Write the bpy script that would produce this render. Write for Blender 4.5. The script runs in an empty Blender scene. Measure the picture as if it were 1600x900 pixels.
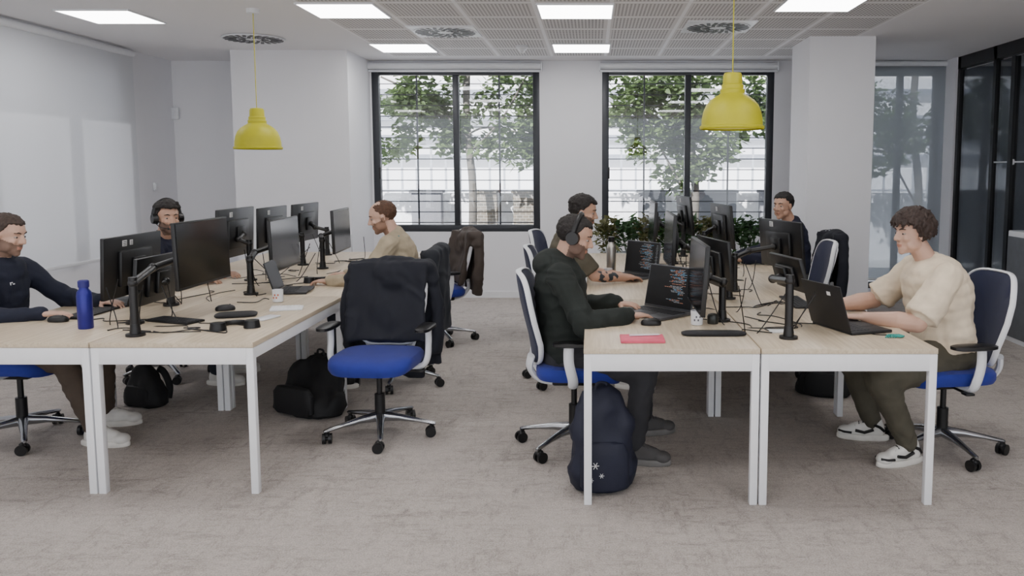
import bpy,bmesh,math,random
from mathutils import Vector,Matrix,noise
R=random.Random(7)
V=Vector
COL=bpy.context.scene.collection
pi=math.pi
ZOOM=(800,450,1.0)
# ---------------------------------------------------------------- materials
def lin(c):
    o=[]
    for v in c:
        v=v/255
        o.append(v/12.92 if v<=.04045 else ((v+.055)/1.055)**2.4)
    return tuple(o)+(1,)
MC={}
def M(name,rgb,rough=.5,metal=0,var=.1,scale=15,bump=0,bscale=150,emit=0,alpha=1,coat=0,sheen=0):
    if name in MC: return MC[name]
    m=bpy.data.materials.new(name); m.use_nodes=True
    nt=m.node_tree; b=nt.nodes['Principled BSDF']
    c=lin(rgb)
    tc=nt.nodes.new('ShaderNodeTexCoord')
    n=nt.nodes.new('ShaderNodeTexNoise'); n.inputs['Scale'].default_value=scale; n.inputs['Detail'].default_value=4
    nt.links.new(tc.outputs['Object'],n.inputs['Vector'])
    r=nt.nodes.new('ShaderNodeValToRGB')
    r.color_ramp.elements[0].position=.3; r.color_ramp.elements[1].position=.7
    r.color_ramp.elements[0].color=tuple(max(0,x*(1-var)) for x in c[:3])+(1,)
    r.color_ramp.elements[1].color=tuple(min(1,x*(1+var)) for x in c[:3])+(1,)
    nt.links.new(n.outputs['Fac'],r.inputs['Fac'])
    nt.links.new(r.outputs['Color'],b.inputs['Base Color'])
    b.inputs['Roughness'].default_value=rough; b.inputs['Metallic'].default_value=metal
    b.inputs['Alpha'].default_value=alpha
    if coat: b.inputs['Coat Weight'].default_value=coat
    if sheen: b.inputs['Sheen Weight'].default_value=sheen
    if emit:
        nt.links.new(r.outputs['Color'],b.inputs['Emission Color']); b.inputs['Emission Strength'].default_value=emit
    if bump:
        n2=nt.nodes.new('ShaderNodeTexNoise'); n2.inputs['Scale'].default_value=bscale; n2.inputs['Detail'].default_value=3
        nt.links.new(tc.outputs['Object'],n2.inputs['Vector'])
        bp=nt.nodes.new('ShaderNodeBump'); bp.inputs['Strength'].default_value=bump; bp.inputs['Distance'].default_value=.01
        nt.links.new(n2.outputs['Fac'],bp.inputs['Height']); nt.links.new(bp.outputs['Normal'],b.inputs['Normal'])
    MC[name]=m; return m
def mth(nt,op,a,b=None,c=None):
    n=nt.nodes.new('ShaderNodeMath'); n.operation=op
    for i,x in enumerate((a,b,c)):
        if x is None: continue
        if isinstance(x,(int,float)): n.inputs[i].default_value=x
        else: nt.links.new(x,n.inputs[i])
    return n.outputs[0]
def mixc(nt,f,a,b):
    n=nt.nodes.new('ShaderNodeMix'); n.data_type='RGBA'
    for i,x in ((0,f),(6,a),(7,b)):
        if isinstance(x,(int,float)): n.inputs[i].default_value=x
        elif isinstance(x,tuple): n.inputs[i].default_value=x
        else: nt.links.new(x,n.inputs[i])
    return n.outputs[2]
def carpet():
    m=bpy.data.materials.new('carpet'); m.use_nodes=True; nt=m.node_tree; b=nt.nodes['Principled BSDF']
    tc=nt.nodes.new('ShaderNodeTexCoord')
    def ns(scale,sx,sy,det=5,rough=.6):
        mp=nt.nodes.new('ShaderNodeMapping'); mp.inputs['Scale'].default_value=(sx,sy,1)
        nt.links.new(tc.outputs['Object'],mp.inputs['Vector'])
        n=nt.nodes.new('ShaderNodeTexNoise'); n.inputs['Scale'].default_value=scale; n.inputs['Detail'].default_value=det; n.inputs['Roughness'].default_value=rough
        nt.links.new(mp.outputs[0],n.inputs['Vector']); return n.outputs['Fac']
    a=ns(4,1,3.6,9,.85); c=ns(4,3.6,1,9,.85); big=ns(1.6,1,1,3); fine=ns(150,1,1,2); mid=ns(38,1,1,3)
    def band(x,lo,hi):
        r=nt.nodes.new('ShaderNodeMapRange'); r.inputs[1].default_value=lo; r.inputs[2].default_value=hi; nt.links.new(x,r.inputs[0]); return r.outputs[0]
    s=mth(nt,'MAXIMUM',band(a,.49,.62),band(c,.5,.63))
    s=mth(nt,'MULTIPLY',s,band(big,.22,.6))
    c1=mixc(nt,s,lin((190,182,175)),lin((112,104,98)))
    f=band(fine,.35,.65)
    c2=mixc(nt,f,lin((90,84,80)),lin((206,198,191)))
    c3=mixc(nt,band(mid,.35,.65),lin((132,125,120)),lin((188,180,173)))
    col=mixc(nt,.38,c1,c2); col=mixc(nt,.22,col,c3)
    nt.links.new(col,b.inputs['Base Color']); b.inputs['Roughness'].default_value=.95
    bp=nt.nodes.new('ShaderNodeBump'); bp.inputs['Strength'].default_value=.4; bp.inputs['Distance'].default_value=.006
    nt.links.new(fine,bp.inputs['Height']); nt.links.new(bp.outputs[0],b.inputs['Normal'])
    return m
def ceilmat():
    m=bpy.data.materials.new('ceiling_tiles'); m.use_nodes=True; nt=m.node_tree; b=nt.nodes['Principled BSDF']
    tc=nt.nodes.new('ShaderNodeTexCoord'); sp=nt.nodes.new('ShaderNodeSeparateXYZ'); nt.links.new(tc.outputs['Object'],sp.inputs[0])
    x,y=sp.outputs[0],sp.outputs[1]
    def fr(v,off,per): return mth(nt,'FRACT',mth(nt,'DIVIDE',mth(nt,'ADD',v,off),per))
    gx=fr(x,10.05,.6); gy=fr(y,.2,.6)
    ex=mth(nt,'ABSOLUTE',mth(nt,'SUBTRACT',gx,.5)); ey=mth(nt,'ABSOLUTE',mth(nt,'SUBTRACT',gy,.5))
    line=mth(nt,'GREATER_THAN',mth(nt,'MAXIMUM',ex,ey),.475)
    px=mth(nt,'ABSOLUTE',mth(nt,'SUBTRACT',fr(x,10,.03),.5)); py=mth(nt,'ABSOLUTE',mth(nt,'SUBTRACT',fr(y,0,.05),.5))
    hole=mth(nt,'MULTIPLY',mth(nt,'LESS_THAN',px,.25),mth(nt,'LESS_THAN',py,.27))
    inner=mth(nt,'LESS_THAN',mth(nt,'MAXIMUM',ex,ey),.44)
    hole=mth(nt,'MULTIPLY',hole,inner)
    col=mixc(nt,hole,lin((222,220,220)),lin((122,120,120)))
    col=mixc(nt,line,col,lin((248,248,250)))
    zone=mth(nt,'MULTIPLY',mth(nt,'GREATER_THAN',x,-2.25),mth(nt,'LESS_THAN',x,2.55))
    zone=mth(nt,'MULTIPLY',zone,mth(nt,'LESS_THAN',y,9.4))
    col=mixc(nt,zone,lin((234,233,235)),col)
    nt.links.new(col,b.inputs['Base Color']); b.inputs['Roughness'].default_value=.8
    return m
def thin(name,tint,gl,rough=.02,diff=0,dcol=(200,200,205),transl=0):
    m=bpy.data.materials.new(name); m.use_nodes=True; nt=m.node_tree; nt.nodes.clear()
    o=nt.nodes.new('ShaderNodeOutputMaterial'); t=nt.nodes.new('ShaderNodeBsdfTransparent'); t.inputs[0].default_value=lin(tint)
    if diff:
        g=nt.nodes.new('ShaderNodeBsdfDiffuse'); g.inputs[0].default_value=lin(dcol); f=diff
        if transl:
            q=nt.nodes.new('ShaderNodeBsdfTranslucent'); q.inputs[0].default_value=lin(dcol); x=nt.nodes.new('ShaderNodeMixShader'); x.inputs[0].default_value=transl
            nt.links.new(g.outputs[0],x.inputs[1]); nt.links.new(q.outputs[0],x.inputs[2]); g=x
    else:
        g=nt.nodes.new('ShaderNodeBsdfGlossy'); g.inputs['Roughness'].default_value=rough; f=gl
    mx=nt.nodes.new('ShaderNodeMixShader'); mx.inputs[0].default_value=f
    nt.links.new(t.outputs[0],mx.inputs[1]); nt.links.new(g.outputs[0],mx.inputs[2]); nt.links.new(mx.outputs[0],o.inputs[0])
    return m
def oak():
    m=bpy.data.materials.new('light_oak'); m.use_nodes=True; nt=m.node_tree; b=nt.nodes['Principled BSDF']
    tc=nt.nodes.new('ShaderNodeTexCoord'); mp=nt.nodes.new('ShaderNodeMapping'); mp.inputs['Scale'].default_value=(22,1.2,20)
    nt.links.new(tc.outputs['Object'],mp.inputs[0]); n=nt.nodes.new('ShaderNodeTexNoise'); n.inputs['Scale'].default_value=3; n.inputs['Detail'].default_value=6; n.inputs['Distortion'].default_value=.4
    nt.links.new(mp.outputs[0],n.inputs['Vector'])
    r=nt.nodes.new('ShaderNodeValToRGB'); r.color_ramp.elements[0].position=.3; r.color_ramp.elements[1].position=.7
    r.color_ramp.elements[0].color=lin((188,171,146)); r.color_ramp.elements[1].color=lin((213,198,175))
    nt.links.new(n.outputs['Fac'],r.inputs[0]); nt.links.new(r.outputs[0],b.inputs['Base Color']); b.inputs['Roughness'].default_value=.38
    return m
WALL=M('wall_paint',(231,231,235),.75,var=.01,scale=3,bump=.05)
WHITE=M('white_metal',(234,235,238),.35,var=.02)
WPLA=M('white_plastic',(226,228,232),.3,var=.02)
BLACK=M('black_plastic',(13,13,15),.4,var=.15)
DARKF=M('dark_aluminium',(54,56,61),.4,.3,var=.05)
CHROME=M('polished_aluminium',(170,172,176),.22,.95,var=.05)
STEEL=M('brushed_steel',(190,186,178),.3,.9)
OAK=oak(); CARPET=carpet(); CEIL=ceilmat()
GLASS=thin('window_glass',(250,252,255),.06)
SCREENB=thin('screen_fabric',(214,217,220),0,diff=.5,dcol=(184,187,192),transl=.4)
SCREEN=M('display_panel',(8,9,12),.16,var=.1)
BLUEF=M('royal_blue_fabric',(28,42,134),.85,bump=.2,bscale=500,sheen=.1)
NAVYF=M('navy_fabric',(22,29,60),.9,bump=.2,bscale=500,sheen=.1)
# ---------------------------------------------------------------- mesh helpers
def box(bm,c,s,rot=None,bev=0):
    r=bmesh.ops.create_cube(bm,size=1)
    vs=r['verts']
    bmesh.ops.scale(bm,vec=s,verts=vs)
    if bev:
        es=list({e for v in vs for e in v.link_edges})
        rr=bmesh.ops.bevel(bm,geom=es,offset=bev,segments=2,affect='EDGES',profile=.5)
        vs=list({v for f in rr['faces'] for v in f.verts}|{v for v in vs if v.is_valid})
    mt=Matrix.Translation(c)
    if rot is not None: mt=mt@rot
    bmesh.ops.transform(bm,matrix=mt,verts=vs)
    return vs
def align(d):
    return V((0,0,1)).rotation_difference(V(d).normalized()).to_matrix().to_4x4()
def cyl(bm,p0,p1,r0,r1=None,seg=16):
    p0,p1=V(p0),V(p1); r1=r0 if r1 is None else r1
    d=p1-p0
    m=Matrix.Translation((p0+p1)/2)@align(d)
    return bmesh.ops.create_cone(bm,cap_ends=True,segments=seg,radius1=r0,radius2=r1,depth=d.length,matrix=m)['verts']
def ell(bm,c,r,rot=None,seg=14):
    if isinstance(r,(int,float)): r=(r,r,r)
    m=Matrix.Translation(c)
    if rot is not None: m=m@rot
    m=m@Matrix.Diagonal((r[0],r[1],r[2],1))
    return bmesh.ops.create_uvsphere(bm,u_segments=seg,v_segments=max(6,seg-4),radius=1,matrix=m)['verts']
def cap(bm,p0,p1,r0,r1=None,seg=12):
    r1=r0 if r1 is None else r1
    p0,p1=V(p0),V(p1)
    ell(bm,p0,r0,seg=seg); ell(bm,p1,r1,seg=seg)
    if (p1-p0).length>1e-4: cyl(bm,p0,p1,r0,r1,seg)
def loft(bm,rings,closed=False,caps=True):
    vr=[[bm.verts.new(p) for p in r] for r in rings]
    n=len(vr[0]); k=len(vr)
    for i in range(k if closed else k-1):
        a,b=vr[i],vr[(i+1)%k]
        for j in range(n):
            bm.faces.new((a[j],a[(j+1)%n],b[(j+1)%n],b[j]))
    if caps and not closed:
        bm.faces.new(vr[0][::-1]); bm.faces.new(vr[-1])
def tube(bm,pts,r,closed=False,seg=8,ry=None):
    pts=[V(p) for p in pts]; n=len(pts); rings=[]; up=V((0,0,1)); prev=None
    for i,p in enumerate(pts):
        if closed: t=pts[(i+1)%n]-pts[i-1]
        else: t=pts[min(i+1,n-1)]-pts[max(i-1,0)]
        t.normalize()
        if prev is None:
            a=t.cross(up)
            if a.length<.05: a=t.cross(V((1,0,0)))
        else: a=prev-t*prev.dot(t)
        a.normalize(); prev=a; b=t.cross(a)
        rr=r[i] if isinstance(r,(list,tuple)) else r
        r2=rr if ry is None else ry
        rings.append([p+a*math.cos(q*2*pi/seg)*rr+b*math.sin(q*2*pi/seg)*r2 for q in range(seg)])
    loft(bm,rings,closed)
def lathe(bm,prof,c=(0,0,0),seg=32,caps=True):
    c=V(c); loft(bm,[[c+V((r*math.cos(q*2*pi/seg),r*math.sin(q*2*pi/seg),z)) for q in range(seg)] for r,z in prof],caps=caps)
def sell(hx,hy,n,z,seg=32,c=(0,0)):
    o=[]
    for q in range(seg):
        a=q*2*pi/seg; ca,sa=math.cos(a),math.sin(a)
        o.append(V((c[0]+hx*math.copysign(abs(ca)**(2/n),ca),c[1]+hy*math.copysign(abs(sa)**(2/n),sa),z)))
    return o
def spline(pts,n=6):
    pts=[V(p) for p in pts]; out=[]
    for i in range(len(pts)-1):
        p0=pts[max(i-1,0)];p1=pts[i];p2=pts[i+1];p3=pts[min(i+2,len(pts)-1)]
        for k in range(n):
            t=k/n
            out.append(.5*((2*p1)+(p2-p0)*t+(2*p0-5*p1+4*p2-p3)*t*t+(3*p1-p0-3*p2+p3)*t**3))
    out.append(pts[-1]); return out
def mesh(bm,name,smooth=True,ang=40):
    bmesh.ops.recalc_face_normals(bm,faces=bm.faces)
    me=bpy.data.meshes.new(name); bm.to_mesh(me); bm.free()
    if smooth:
        me.shade_smooth(); me.set_sharp_from_angle(angle=math.radians(ang))
    return me
def vox(bm,size,smooth=2,wr=0,wsc=9,seed=0,name='m',vz=1.9):
    me=bpy.data.meshes.new(name); bm.to_mesh(me); bm.free()
    o=bpy.data.objects.new('tmp',me); COL.objects.link(o)
    m=o.modifiers.new('r','REMESH'); m.mode='VOXEL'; m.voxel_size=size
    if smooth:
        s=o.modifiers.new('s','SMOOTH'); s.iterations=smooth; s.factor=.5
    dg=bpy.context.evaluated_depsgraph_get()
    me2=bpy.data.meshes.new_from_object(o.evaluated_get(dg))
    bpy.data.objects.remove(o); bpy.data.meshes.remove(me); me2.name=name
    if wr:
        nn=[v.normal.copy() for v in me2.vertices]
        so=V((seed*3.1,seed*1.7,seed))
        for v,n in zip(me2.vertices,nn):
            q=v.co*wsc+so
            d=noise.noise(q*.6)*1.5
            w=noise.noise(q*.8)*.7+(1-abs(noise.noise(V((q.x+d,q.y+d,q.z*vz+d))))*3)*.35
            v.co+=n*w*wr
    me2.shade_smooth(); me2.materials.clear()
    return me2
def link(me,name,mats,parent=None,loc=None,rz=0):
    o=bpy.data.objects.new(name,me); COL.objects.link(o)
    if me is not None:
        for m in (mats if isinstance(mats,(list,tuple)) else [mats]): me.materials.append(m)
    if parent: o.parent=parent
    if loc is not None: o.location=loc
    o.rotation_euler=(0,0,rz); return o
def top(name,label,cat,bm=None,mats=None,loc=(0,0,0),rz=0,group=None,me=None,ang=40):
    if bm is not None: me=mesh(bm,name,ang=ang)
    o=link(me,name,mats,None,loc,rz); o['label']=label; o['category']=cat
    if group: o['group']=group
    return o
def part(par,name,bm,mats,label=None,me=None,ang=40,loc=None):
    if me is None: me=mesh(bm,name,ang=ang)
    o=link(me,name,mats,par,loc)
    if label: o['label']=label
    return o
def dup(o,loc,rz,parent=None):
    c=o.copy(); COL.objects.link(c)
    if parent is None: c.location=loc; c.rotation_euler=(0,0,rz)
    else:
        c.parent=parent; c.matrix_parent_inverse=o.matrix_parent_inverse.copy()
    for k in list(o.children): dup(k,None,None,c)
    return c
def struct(name,boxes,mat,bev=0):
    bm=bmesh.new()
    for a,b in boxes:
        a,b=V(a),V(b); box(bm,(a+b)/2,b-a,bev=bev)
    o=link(mesh(bm,name,ang=30),name,mat); o['kind']='structure'; return o
# ---------------------------------------------------------------- room shell
H=2.815; YB=9.8; XL=-4.95; XR=4.2
struct('floor',[((-6,-1.5,-.1),(6.5,YB+.2,0))],CARPET)
struct('ceiling',[((XL-.2,-1.5,H),(6.5,YB+.2,H+.12))],CEIL)
W=[(-2.60,-.62),(.12,2.15),(3.2,4.15)]; WZ=(.80,2.69)
bx=[((XL-.2,YB,0),(3.2,YB+.2,WZ[0])),((3.2,YB,0),(4.15,YB+.2,.1)),((4.15,YB,0),(XR+2,YB+.2,WZ[0])),((XL-.2,YB,WZ[1]),(XR+2,YB+.2,H))]
xs=[XL-.2]+[v for w in W for v in w]+[XR+2]
for i in range(0,len(xs),2): bx.append(((xs[i],YB,WZ[0]),(xs[i+1],YB+.2,WZ[1])))
struct('wall_back',bx,WALL)
LY=[-1.5,1.2,4.7,5.15,8.6,YB]
bx=[((XL-.2,-1.5,0),(XL,YB,.8)),((XL-.2,-1.5,2.6),(XL,YB,H))]
for i in (0,2,4): bx.append(((XL-.2,LY[i],.8),(XL,LY[i+1],2.6)))
struct('wall_left',bx,WALL)
for i,(a,b) in enumerate(((1.2,4.7),(5.15,8.6))):
    bm=bmesh.new()
    for lo,hi in [((XL-.14,a,.8),(XL-.08,b,.87)),((XL-.14,a,2.53),(XL-.08,b,2.6))]+[((XL-.14,a+(b-a-.07)*k/3,.87),(XL-.08,a+(b-a-.07)*k/3+.07,2.53)) for k in range(4)]:
        lo,hi=V(lo),V(hi); box(bm,(lo+hi)/2,hi-lo)
    o=link(mesh(bm,'window_%d'%(i+5)),'window_%d'%(i+5),DARKF); o['kind']='structure'
struct('wall_nook',[((-3.87,8.92,0),(-2.62,YB,H))],WALL)
struct('wall_column',[((2.09,8.0,0),(2.72,8.7,H))],WALL)
struct('baseboard_back',[((-2.62,YB-.015,0),(3.2,YB,.08)),((XL,YB-.015,0),(-3.87,YB,.08))],WHITE)
struct('baseboard_left',[((XL,-1.5,0),(XL+.015,YB-.015,.08))],WHITE)
struct('baseboard_column',[((2.075,7.985,0),(2.735,8.0,.08)),((2.075,8,0),(2.09,8.7,.08))],WHITE)
struct('baseboard_nook',[((-3.885,8.905,0),(-2.62,8.92,.08))],WHITE)
# windows
for i,(a,b) in enumerate(W):
    z0,z1=WZ; f=.08; y0,y1=YB+.0,YB+.09
    if i==2: y0,y1=YB+.1,YB+.16; z0=.1
    m=(a+b)/2
    bm=bmesh.new()
    for lo,hi in [((a,y0,z0),(a+f,y1,z1)),((b-f,y0,z0),(b,y1,z1)),((a+f,y0,z0),(b-f,y1,z0+f)),((a+f,y0,z1-f*.5),(b-f,y1,z1)),((m-.035,y0-.01,z0+f),(m+.035,y1,z1-f*.5))]:
        lo,hi=V(lo),V(hi); box(bm,(lo+hi)/2,hi-lo,bev=.006)
    o=link(mesh(bm,'window_%d'%(i+1)),'window_%d'%(i+1),DARKF); o['kind']='structure'
    bm=bmesh.new(); box(bm,(m,YB+.06 if i<2 else YB+.13,(z0+z1)/2),(b-a-2*f,.006,z1-z0-f*1.6))
    g=part(o,'window_pane',bm,GLASS)
    if i<2:
        bm=bmesh.new(); box(bm,(a+f*.5+(b-a)*.02,y0-.012,1.5),(.02,.03,.14),bev=.004); part(o,'window_handle',bm,BLACK)
    if i<2:
        bm=bmesh.new()
        z=z0+.1
        while z<z1: cyl(bm,(a,YB+.17,z),(b,YB+.17,z),.0065,seg=6); z+=.128
        for k in (.25,.75): box(bm,(a+(b-a)*k,YB+.17,(z0+z1)/2),(.02,.014,z1-z0))
        top('window_grille','thin black steel security bars outside the window','window grille',bm,DARKF,group='window security grilles')
    bm=bmesh.new()
    if i<2:
        cyl(bm,(a-.02,YB-.05,z1+.06),(b+.02,YB-.05,z1+.06),.04); box(bm,((a+b)/2,YB-.05,z1+.0),(b-a+.04,.02,.025),bev=.004)
        for xx in (a-.03,b+.03): box(bm,(xx,YB-.045,z1+.05),(.015,.09,.1),bev=.003)
        top('roller_blind','white roller blind rolled up above the window','roller blind',bm,WPLA,group='rolled window blinds')
bm=bmesh.new(); box(bm,(3.68,YB-.04,1.5),(1.1,.003,2.52)); 
rb=top('roller_blind','grey translucent roller blind lowered over a window','roller blind',bm,SCREENB)
bm=bmesh.new(); cyl(bm,(3.12,YB-.05,2.775),(4.19,YB-.05,2.775),.03); part(rb,'roller_tube',bm,WPLA)
bm=bmesh.new(); box(bm,(3.68,YB-.04,.23),(1.1,.02,.03),bev=.005); part(rb,'bottom_bar',bm,WPLA)
BL=thin('blind_fabric',(255,255,255),0,diff=.985,dcol=(226,228,232),transl=.27)
for (a,b) in ((1.0,4.9),(4.94,8.85)):
    bm=bmesh.new(); box(bm,(XL+.07,(a+b)/2,1.7),(.004,b-a,2.08)); 
    rb=top('roller_blind','wide pale grey roller blind pulled down along the wall','roller blind',bm,BL,group='lowered wall blinds')
    bm=bmesh.new(); cyl(bm,(XL+.07,a,2.765),(XL+.07,b,2.765),.035); part(rb,'roller_tube',bm,WPLA)
    bm=bmesh.new(); box(bm,(XL+.07,(a+b)/2,.655),(.025,b-a,.035),bev=.006); part(rb,'bottom_bar',bm,WPLA)
# right glass partition
BF=M('black_frame',(20,21,24),.35,.3)
bx=[]
for y in (9.45,8.62,7.55,6.4,5.2,4.0): bx.append(((XR-.03,y-.03,0),(XR+.04,y+.03,H)))
bx+= [((XR-.03,3.5,2.68),(XR+.04,9.49,H)),((XR-.03,3.5,0),(XR+.04,9.49,.1)),((XR-.035,8.2,0),(XR+.035,8.27,2.66))]
struct('wall_right',bx,BF)
DG=thin('tinted_glass',(140,147,156),.26,.05)
bm=bmesh.new(); box(bm,(XR,6.5,1.38),(.012,5.9,2.56)); o=link(mesh(bm,'window_4'),'window_4',DG); o['kind']='structure'
struct('wall_outer_right',[((6.3,-1.5,0),(6.5,YB,H))],M('dark_wall',(98,102,110),.8))
struct('wall_return',[((XR-.05,9.49,0),(XR+.05,YB,H))],WALL)
bm=bmesh.new(); 
y=7.0
while y<8.6:
    cyl(bm,(XR-.008,y,1.62),(XR-.012,y,1.62),.008,seg=8); y+=.024
cyl(bm,(XR-.008,8.2,1.62),(XR-.013,8.2,1.62),.028,seg=16)
top('glass_decal','white dotted line decal with small circle on dark glass','decal',bm,WHITE)
bm=bmesh.new(); box(bm,(XR-.25,7.15,.5),(.36,.5,1.0),bev=.01)
cb=top('cabinet','white low storage cabinet beside the glass wall','cabinet',bm,WPLA)
bm=bmesh.new(); box(bm,(XR-.435,7.15,.5),(.012,.46,.9),bev=.003); part(cb,'door',bm,M('grey_panel',(90,94,100),.5))
bm=bmesh.new(); box(bm,(-4.2+-.0,YB-.03,0),(.1,.04,.14),bev=.012); cyl(bm,(-4.2,YB-.05,.02),(-4.2,YB-.056,.02),.02)
o=top('wall_sensor','small white motion sensor box mounted on the wall','sensor',bm,WPLA,loc=(-.72,0,2.2))
bm=bmesh.new(); box(bm,(0,0,0),(.02,.09,.09),bev=.004); box(bm,(.012,0,0),(.008,.06,.06),bev=.002)
top('light_switch','white wall switch plate','switch',bm,WPLA,loc=(XL+.012,9.3,1.35))
bm=bmesh.new(); box(bm,(0,0,0),(.13,.1,.22),bev=.01)
for k in range(6): box(bm,(0,-.052,-.08+k*.03),(.09,.006,.012))
top('wall_heater','small white vented box fixed low on the wall','heater',bm,WPLA,loc=(-2.69,8.865,.73))
# ceiling lights
LIGHT=M('light_diffuser',(255,253,252),.5,var=0,emit=12.5)
pan=[(-1.97,6.69),(-.13,6.72),(1.75,6.4),(-1.96,8.72),(-.11,8.74),(-3.98,6.95),(-1.97,4.3),(-.13,4.3),(1.75,4.0),(-3.98,4.2),(-1.97,1.9),(-.13,1.9),(1.75,1.6),(-3.98,1.6)]
proto=None
for x,y in pan:
    if proto is None:
        bm=bmesh.new()
        for s in (-1,1):
            box(bm,(s*.295,0,0),(.012,.602,.014)); box(bm,(0,s*.295,0),(.578,.012,.014))
        proto=top('ceiling_light','square recessed white LED panel glowing in ceiling','ceiling light',bm,WPLA,loc=(x,y,H-.007),group='LED ceiling panels')
        bm=bmesh.new(); box(bm,(0,0,0),(.578,.578,.008)); part(proto,'diffuser',bm,LIGHT)
    else: dup(proto,(x,y,H-.007),0)
def vent(x,y,sq):
    bm=bmesh.new(); cyl(bm,(0,0,0),(0,0,-.012),.29,seg=40)
    if sq: box(bm,(0,0,-.0),(.6,.6,.012))
    o=top('air_vent','round white swirl ceiling air diffuser with dark slots','air vent',bm,WPLA,loc=(x,y,H-.004),group='ceiling air diffusers')
    bm=bmesh.new()
    for k in range(24):
        a=k*2*pi/24
        rot=Matrix.Rotation(a,4,'Z')
        for r0,L,sk in ((.215,.12,.35),(.11,.07,.35)):
            if L<.1 and k%2: continue
            box(bm,rot@V((r0,0,-.013)),(L,.032,.004),rot=rot@Matrix.Rotation(sk,4,'Z'))
    part(o,'slots',bm,BLACK)
vent(-3.28,8.1,0); vent(-1.35,7.7,1); vent(1.12,7.45,1)
bm=bmesh.new(); lathe(bm,[(.06,0),(.062,-.02),(.05,-.035),(.025,-.06),(.02,-.075)])
top('smoke_detector','small round white smoke detector on ceiling','smoke detector',bm,WPLA,loc=(-.72,8.6,H))
# pendants
YEL=M('yellow_rubber',(182,176,22),.55,var=.04)
YELD=M('yellow_rubber_inside',(225,218,110),.6,var=.02)
def pendant(x,y,z,s):
    o=top('pendant_lamp','yellow rubber bell-shaped pendant lamp hanging from cord','pendant lamp',None,None,loc=(x,y,z),group='yellow pendant lamps')
    pr=[(.184,0),(.188,.008),(.187,.018),(.178,.022),(.176,.06),(.168,.1),(.152,.14),(.128,.168),(.1,.188),(.078,.2),(.07,.208),(.072,.228),(.064,.234),(.064,.256),(.057,.262),(.055,.31),(.048,.325),(.012,.33)]
    bm=bmesh.new(); lathe(bm,[(r*s,h*s) for r,h in pr],seg=48,caps=False)
    bm2=[(r*s-.006,h*s+.001) for r,h in pr[1:12]]
    part(o,'lamp_shade',bm,YEL,ang=30)
    bm=bmesh.new(); lathe(bm,bm2,seg=48,caps=False); part(o,'shade_lining',bm,YELD)
    bm=bmesh.new(); ell(bm,(0,0,.1*s),.045); part(o,'bulb',bm,M('bulb',(255,250,240),.3))
    bm=bmesh.new(); cyl(bm,(0,0,.318*s),(0,0,H-z-.02),.0035,seg=8); part(o,'cord',bm,YEL)
    bm=bmesh.new(); cyl(bm,(0,0,H-z-.035),(0,0,H-z),.05,seg=24); part(o,'ceiling_rose',bm,WPLA)
pendant(-2.69,6.65,1.71,1); pendant(.82,4.85,1.785,1)
# ---------------------------------------------------------------- outside
def rmat(name,rgb,em=0,rough=.8): return M(name,rgb,rough,var=.08,scale=2,emit=em)
struct('floor_outside',[((-25,YB+.2,-.2),(30,40,-.02))],rmat('pavement',(200,200,200)))
bm=bmesh.new(); box(bm,(0,26,3.2),(44,.4,7))
bl=top('building','sunlit pale building facade across the street','building',bm,M('render_facade',(236,236,238),.8,var=.03,scale=.6))
for k in (0,1,3,4,6,7):
    bm=bmesh.new(); box(bm,(-16+k*4.6,25.76,5.2),(1.5,.1,1.5),bev=.02); part(bl,'facade_window',bm,M('far_window',(120,128,142),.3))
for zz in (1.9,2.5,3.1,3.9):
    bm=bmesh.new(); box(bm,(0,25.7,zz),(44,.3,.16)); part(bl,'ledge',bm,M('ledge',(140,144,154),.8))
bm=bmesh.new()
for k in range(60): box(bm,(-9+k*.3,16.9,1.0),(.04,.03,2.02))
box(bm,(0,16.9,2.0),(18,.04,.05)); box(bm,(0,16.9,1.1),(18,.04,.05))
top('fence','pale vertical bar fence across the street','fence',bm,M('fence_paint',(176,180,188),.6))
bm=bmesh.new(); box(bm,(1,14.2,.5),(26,.25,1.15),bev=.02); box(bm,(1,14.2,1.1),(26,.32,.06),bev=.01)
gw=top('garden_wall','low white rendered street wall with stone blocks','wall',bm,M('white_render',(232,232,234),.8))
def brickm():
    m=bpy.data.materials.new('stone_blocks'); m.use_nodes=True; nt=m.node_tree; b=nt.nodes['Principled BSDF']
    t=nt.nodes.new('ShaderNodeTexBrick'); t.inputs['Scale'].default_value=5; t.inputs['Color1'].default_value=lin((112,102,88)); t.inputs['Color2'].default_value=lin((88,84,76)); t.inputs['Mortar'].default_value=lin((150,146,138))
    tc=nt.nodes.new('ShaderNodeTexCoord'); mp=nt.nodes.new('ShaderNodeMapping'); mp.inputs['Rotation'].default_value=(pi/2,0,0)
    nt.links.new(tc.outputs['Object'],mp.inputs[0]); nt.links.new(mp.outputs[0],t.inputs[0]); nt.links.new(t.outputs[0],b.inputs['Base Color']); return m
BR=brickm()
for x,w,c in ((-2.75,.5,0),(-1.75,.35,1),(-1.1,.42,1),(1.0,.45,2),(2.0,.8,2),(3.0,.4,2)):
    bm=bmesh.new(); box(bm,(0,0,.6),(w,.2,1.15),bev=.02); box(bm,(0,0,1.19),(w+.06,.26,.05),bev=.01)
    top('stone_pillar','square stone street pillar by the low wall','pillar',bm,BR if c==1 else rmat('grey_pillar',(112,113,118)),loc=(x,13.7,-.02),group='street wall pillars')
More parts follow.
